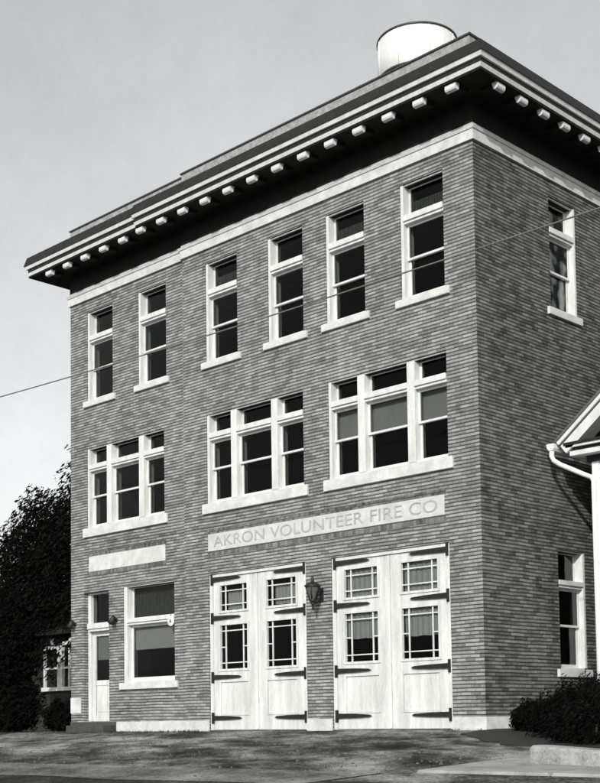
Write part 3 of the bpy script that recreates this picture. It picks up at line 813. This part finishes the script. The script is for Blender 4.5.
# ------------------------------------------------------------------ neighbouring house at right
nh = empty('gabled_house', (0.90, 2.49, 0))
tag(nh, 'white house with steep gabled roof and white eave trim beside the station', 'house')
HW, HD, EZ, PIT, OV = 7.4, 11.0, 5.175, .79, .56
rz_ = EZ + .27 + (HW / 2 + OV) * PIT                                        # ridge
m_ = MB()
nb = 32
for k in range(nb):                                                          # clapboards on all four sides
    z0 = -.5 + (EZ + .55) * k / nb; z1 = -.5 + (EZ + .55) * (k + 1) / nb
    lo4 = [(-.018, -.018), (HW + .018, -.018), (HW + .018, HD + .018), (-.018, HD + .018)]; hi4 = [(0, 0), (HW, 0), (HW, HD), (0, HD)]
    m_.prism(lo4, z0, z1, top=hi4)
m_.obj('wall', M['clap'], nh, weld=False)
MB().extrude_xz([(0, EZ + .05), (HW, EZ + .05), (HW / 2, rz_ - .45)], .02, HD - .02).obj('gable_wall', M['attic'], nh)
for cx, cy in ((0, 0), (HW, 0), (0, HD), (HW, HD)): MB().box(cx - .03 if cx == 0 else cx - .12, cx + .12 if cx == 0 else cx + .03, cy - .035 if cy == 0 else cy - .12, cy + .12 if cy == 0 else cy + .035, -.5, EZ - .16).obj('corner_board', M['clap'], nh, bevel=.004)
# roof planes
for s_ in (0, 1):
    q = lambda x: x if s_ == 0 else HW - x
    pr = [(q(-OV), EZ + .25), (q(HW / 2), rz_ - .02), (q(HW / 2), rz_ + .07), (q(-OV - .03), EZ + .29)]
    if s_: pr = pr[::-1]
    MB().extrude_xz(pr, -.46, HD + .46).obj('roof', M['roofing'], nh)
# raking trim on the front gable and horizontal return
def rake(t0, t1, y0, y1, mat, name):
    for s_ in (0, 1):
        q = lambda x: x if s_ == 0 else HW - x
        nx0, nz0 = -OV, EZ + .25
        pr = [(q(nx0 + t0 * .62), nz0 - t0 * .78 + .0 + 0), (q(HW / 2), rz_ - .02 - t0 * 1.27), (q(HW / 2), rz_ - .02 - t1 * 1.27), (q(nx0 + t1 * .62), nz0 - t1 * .78)]
        pr = [(a, b) for a, b in pr]
        if s_: pr = pr[::-1]
        MB().extrude_xz(pr, y0, y1).obj(name, M[mat], nh)
rake(0.005, .075, -.44, .0, 'white', 'rake_trim')
rake(.077, .10, -.37, .0, 'darktrim', 'rake_trim')
rake(.102, .30, -.39, .0, 'white', 'rake_trim')
for z0, z1, o, mt in ((EZ + .165, EZ + .215, .42, 'darktrim'), (EZ + .115, EZ + .163, .39, 'white'), (EZ + .05, EZ + .113, .32, 'darktrim'), (EZ - .04, EZ + .048, .33, 'white'), (EZ - .15, EZ - .042, .10, 'darktrim')):
    MB().prism([(-o, -o), (HW + o, -o), (HW + o, HD + o), (-o, HD + o)], z0, z1).obj('eave_trim', M[mt], nh)
# gutter along the left eave and downspout
gm = MB(); gp = [(-.11, .06), (-.10, -.02), (-.05, -.075), (.03, -.08), (.06, -.03), (.06, .06)]
gm.extrude_xz([(x - OV - .08, z + EZ + .17) for x, z in gp], -.50, HD + .4)
gm.obj('gutter', M['gutter'], nh)
MB().tube([(-OV - .10, -.44, EZ + .10), (-OV - .11, -.44, EZ + .0), (-OV - .07, -.44, EZ - .10), (-OV + .05, -.40, EZ - .19), (-.15, -.16, EZ - .40), (-.02, -.09, EZ - .47), (.03, -.075, EZ - .55), (.03, -.075, 2.0), (.03, -.075, 0)], .05, 12).obj('downspout', M['gutter'], nh)
# front window and door of the house (just outside the frame)
def house_window(parent, x, z, w, h, y=-.02, wallmat='white'):
    m = MB(); t = .1
    m.box(x - t, x, y - .05, y + .06, z - t, z + h + t); m.box(x + w, x + w + t, y - .05, y + .06, z - t, z + h + t)
    m.box(x, x + w, y - .05, y + .06, z + h, z + h + t); m.box(x - .04, x + w + .04, y - .09, y + .06, z - t, z)
    m.box(x, x + w, y - .03, y + .03, z + h * .48, z + h * .52)
    o = m.obj('window', M[wallmat], parent)
    MB().box(x, x + w, y - .012, y - .008, z, z + h).obj('pane', M['glass'], o)
    MB().box(x, x + w, y + .03, y + .034, z, z + h).obj('shade', M['interior'], o)
for x in (1.3, 4.6): house_window(nh, x, 1.2, 1.0, 1.7, -.05)

# ------------------------------------------------------------------ house glimpsed at left
lh = empty('dark_cottage', (-19.6, 4.0, -.15))
tag(lh, 'dark house glimpsed past the station with one small white framed window', 'house')
MB().box(-6.5, 2.4, 0, 6, -.3, 3.1).obj('wall', M['darkhouse'], lh)
MB().extrude_yz([(-.4, 3.0), (6.4, 3.0), (3, 5.0)], -6.9, 2.8).obj('roof', M['darktrim'], lh)
m_ = MB()
wx0, wx1, wz0, wz1 = -.36, .36, 1.36, 2.56
m_.box(wx0 - .06, wx0, -.10, .02, wz0, wz1); m_.box(wx1, wx1 + .26, -.12, .02, wz0, wz1); m_.box(wx0 - .06, wx1 + .26, -.10, .02, wz1, wz1 + .1); m_.box(wx0 - .1, wx1 + .9, -.16, .02, wz0 - .12, wz0)
m_.box(wx0, wx1, -.06, .0, (wz0 + wz1) / 2 - .03, (wz0 + wz1) / 2 + .03)
m_.box(wx1 + .55, wx1 + .60, -.08, .02, wz0, wz1); m_.box(wx1 + .26, wx1 + 1.0, -.06, .0, (wz0 + wz1) / 2 - .03, (wz0 + wz1) / 2 + .03); m_.box(wx1 + .26, wx1 + 1.0, -.1, .02, wz1 + .1, wz1 + .22)
w_ = m_.obj('window', M['white'], lh)
m_ = MB(); m_.box(wx0, wx1, -.02, -.016, wz0, wz1); m_.box(wx1 + .26, wx1 + 1.0, -.02, -.016, wz0, wz1); m_.obj('pane', M['glass'], w_)
for x in (-.05, .95): MB().lathe([(0, -.12), (.09, -.09), (.12, 0), (.09, .09), (0, .12)], x + .15, -.06, 12).obj('finial', M['white'], w_, (0, 0, wz1 + .24))

# ------------------------------------------------------------------ overhead wire
p0, p1 = Vector((-9.281, -4.4, 7.046)), Vector((5.219, -4.4, 6.757))
d_ = (p1 - p0)
wi = MB(); wi.tube([p0 + d_ * t + Vector((0, 0, .28 * ((t - .5) ** 2 - .25))) for t in [k / 12 - 1 for k in range(37)]], .0125, 8)
wo2 = wi.obj('overhead_wire', M['wire'])
tag(wo2, 'thin dark overhead wire stretched across the front of the station', 'wire')

# ------------------------------------------------------------------ camera
f_, cy_, yaw, pitch, roll = 1241.7709, 639.1539, 0.7755, 0.0643, -0.0139
PV = Vector((13.5073, -18.6044, 0.0999))
r = Vector((math.cos(yaw), math.sin(yaw), 0)); fw = Vector((-math.sin(yaw), math.cos(yaw), 0)); up = Vector((0, 0, 1))
fw2 = fw * math.cos(pitch) + up * math.sin(pitch); up2 = up * math.cos(pitch) - fw * math.sin(pitch)
r3 = r * math.cos(roll) + up2 * math.sin(roll); up3 = up2 * math.cos(roll) - r * math.sin(roll)
cam = bpy.data.cameras.new('camera'); co = bpy.data.objects.new('camera', cam); C.objects.link(co)
cam.sensor_fit = 'HORIZONTAL'; cam.sensor_width = 36; cam.lens = f_ / 600 * 36
cam.shift_y = (cy_ - 391.5) / 600; cam.shift_x = 0
cam.clip_end = 6000; cam.clip_start = .1
R = Matrix((r3, up3, -fw2)).transposed()
co.matrix_world = Matrix.Translation(PV) @ R.to_4x4()
S.camera = co

# ------------------------------------------------------------------ light
AZ, EL = math.radians(30.0), math.radians(25.3)
sd = Vector((math.sin(AZ) * math.cos(EL), -math.cos(AZ) * math.cos(EL), math.sin(EL)))
sun = bpy.data.lights.new('sun', 'SUN'); sun.energy = 3.6; sun.angle = math.radians(.5); sun.color = (1, .985, .95)
so = bpy.data.objects.new('sun', sun); C.objects.link(so)
so.rotation_euler = sd.to_track_quat('Z', 'Y').to_euler()
wld = bpy.data.worlds.new('World'); S.world = wld; wld.use_nodes = True
nt = wld.node_tree; nt.nodes.clear()
sky = nt.nodes.new('ShaderNodeTexSky'); sky.sky_type = 'NISHITA'; sky.sun_disc = False
sky.sun_elevation = EL; sky.sun_rotation = math.pi - AZ
sky.air_density = 1.0; sky.dust_density = 2.0; sky.ozone_density = 1.0
gm_ = nt.nodes.new('ShaderNodeGamma'); gm_.inputs['Gamma'].default_value = 0.75
nt.links.new(sky.outputs['Color'], gm_.inputs['Color'])
hs = nt.nodes.new('ShaderNodeHueSaturation'); hs.inputs['Value'].default_value = 2.0; hs.inputs['Saturation'].default_value = 0.04
bg = nt.nodes.new('ShaderNodeBackground'); bg.inputs['Strength'].default_value = 0.12
ow_ = nt.nodes.new('ShaderNodeOutputWorld')
nt.links.new(gm_.outputs['Color'], hs.inputs['Color']); tcw = nt.nodes.new('ShaderNodeTexCoord'); nzw = nt.nodes.new('ShaderNodeTexNoise')          # thin uneven high haze
nzw.inputs['Scale'].default_value = 3.0; nzw.inputs['Detail'].default_value = 12.0; nzw.inputs['Roughness'].default_value = 0.78
mrw = nt.nodes.new('ShaderNodeMapRange'); mrw.inputs['From Min'].default_value = .3; mrw.inputs['From Max'].default_value = .7; mrw.inputs['To Min'].default_value = .88; mrw.inputs['To Max'].default_value = 1.12
vmw = nt.nodes.new('ShaderNodeVectorMath'); vmw.operation = 'SCALE'
nt.links.new(tcw.outputs['Generated'], nzw.inputs['Vector']); nt.links.new(nzw.outputs['Fac'], mrw.inputs['Value']); nt.links.new(mrw.outputs['Result'], vmw.inputs['Scale'])
nt.links.new(hs.outputs['Color'], vmw.inputs[0]); nt.links.new(vmw.outputs['Vector'], bg.inputs['Color']); nt.links.new(bg.outputs['Background'], ow_.inputs['Surface'])

S.view_settings.view_transform = 'Standard'; S.view_settings.look = 'None'
S.view_settings.exposure = 0.0; S.view_settings.gamma = 1.0
S.view_settings.use_curve_mapping = False
S.render.resolution_x = 785; S.render.resolution_y = 1024
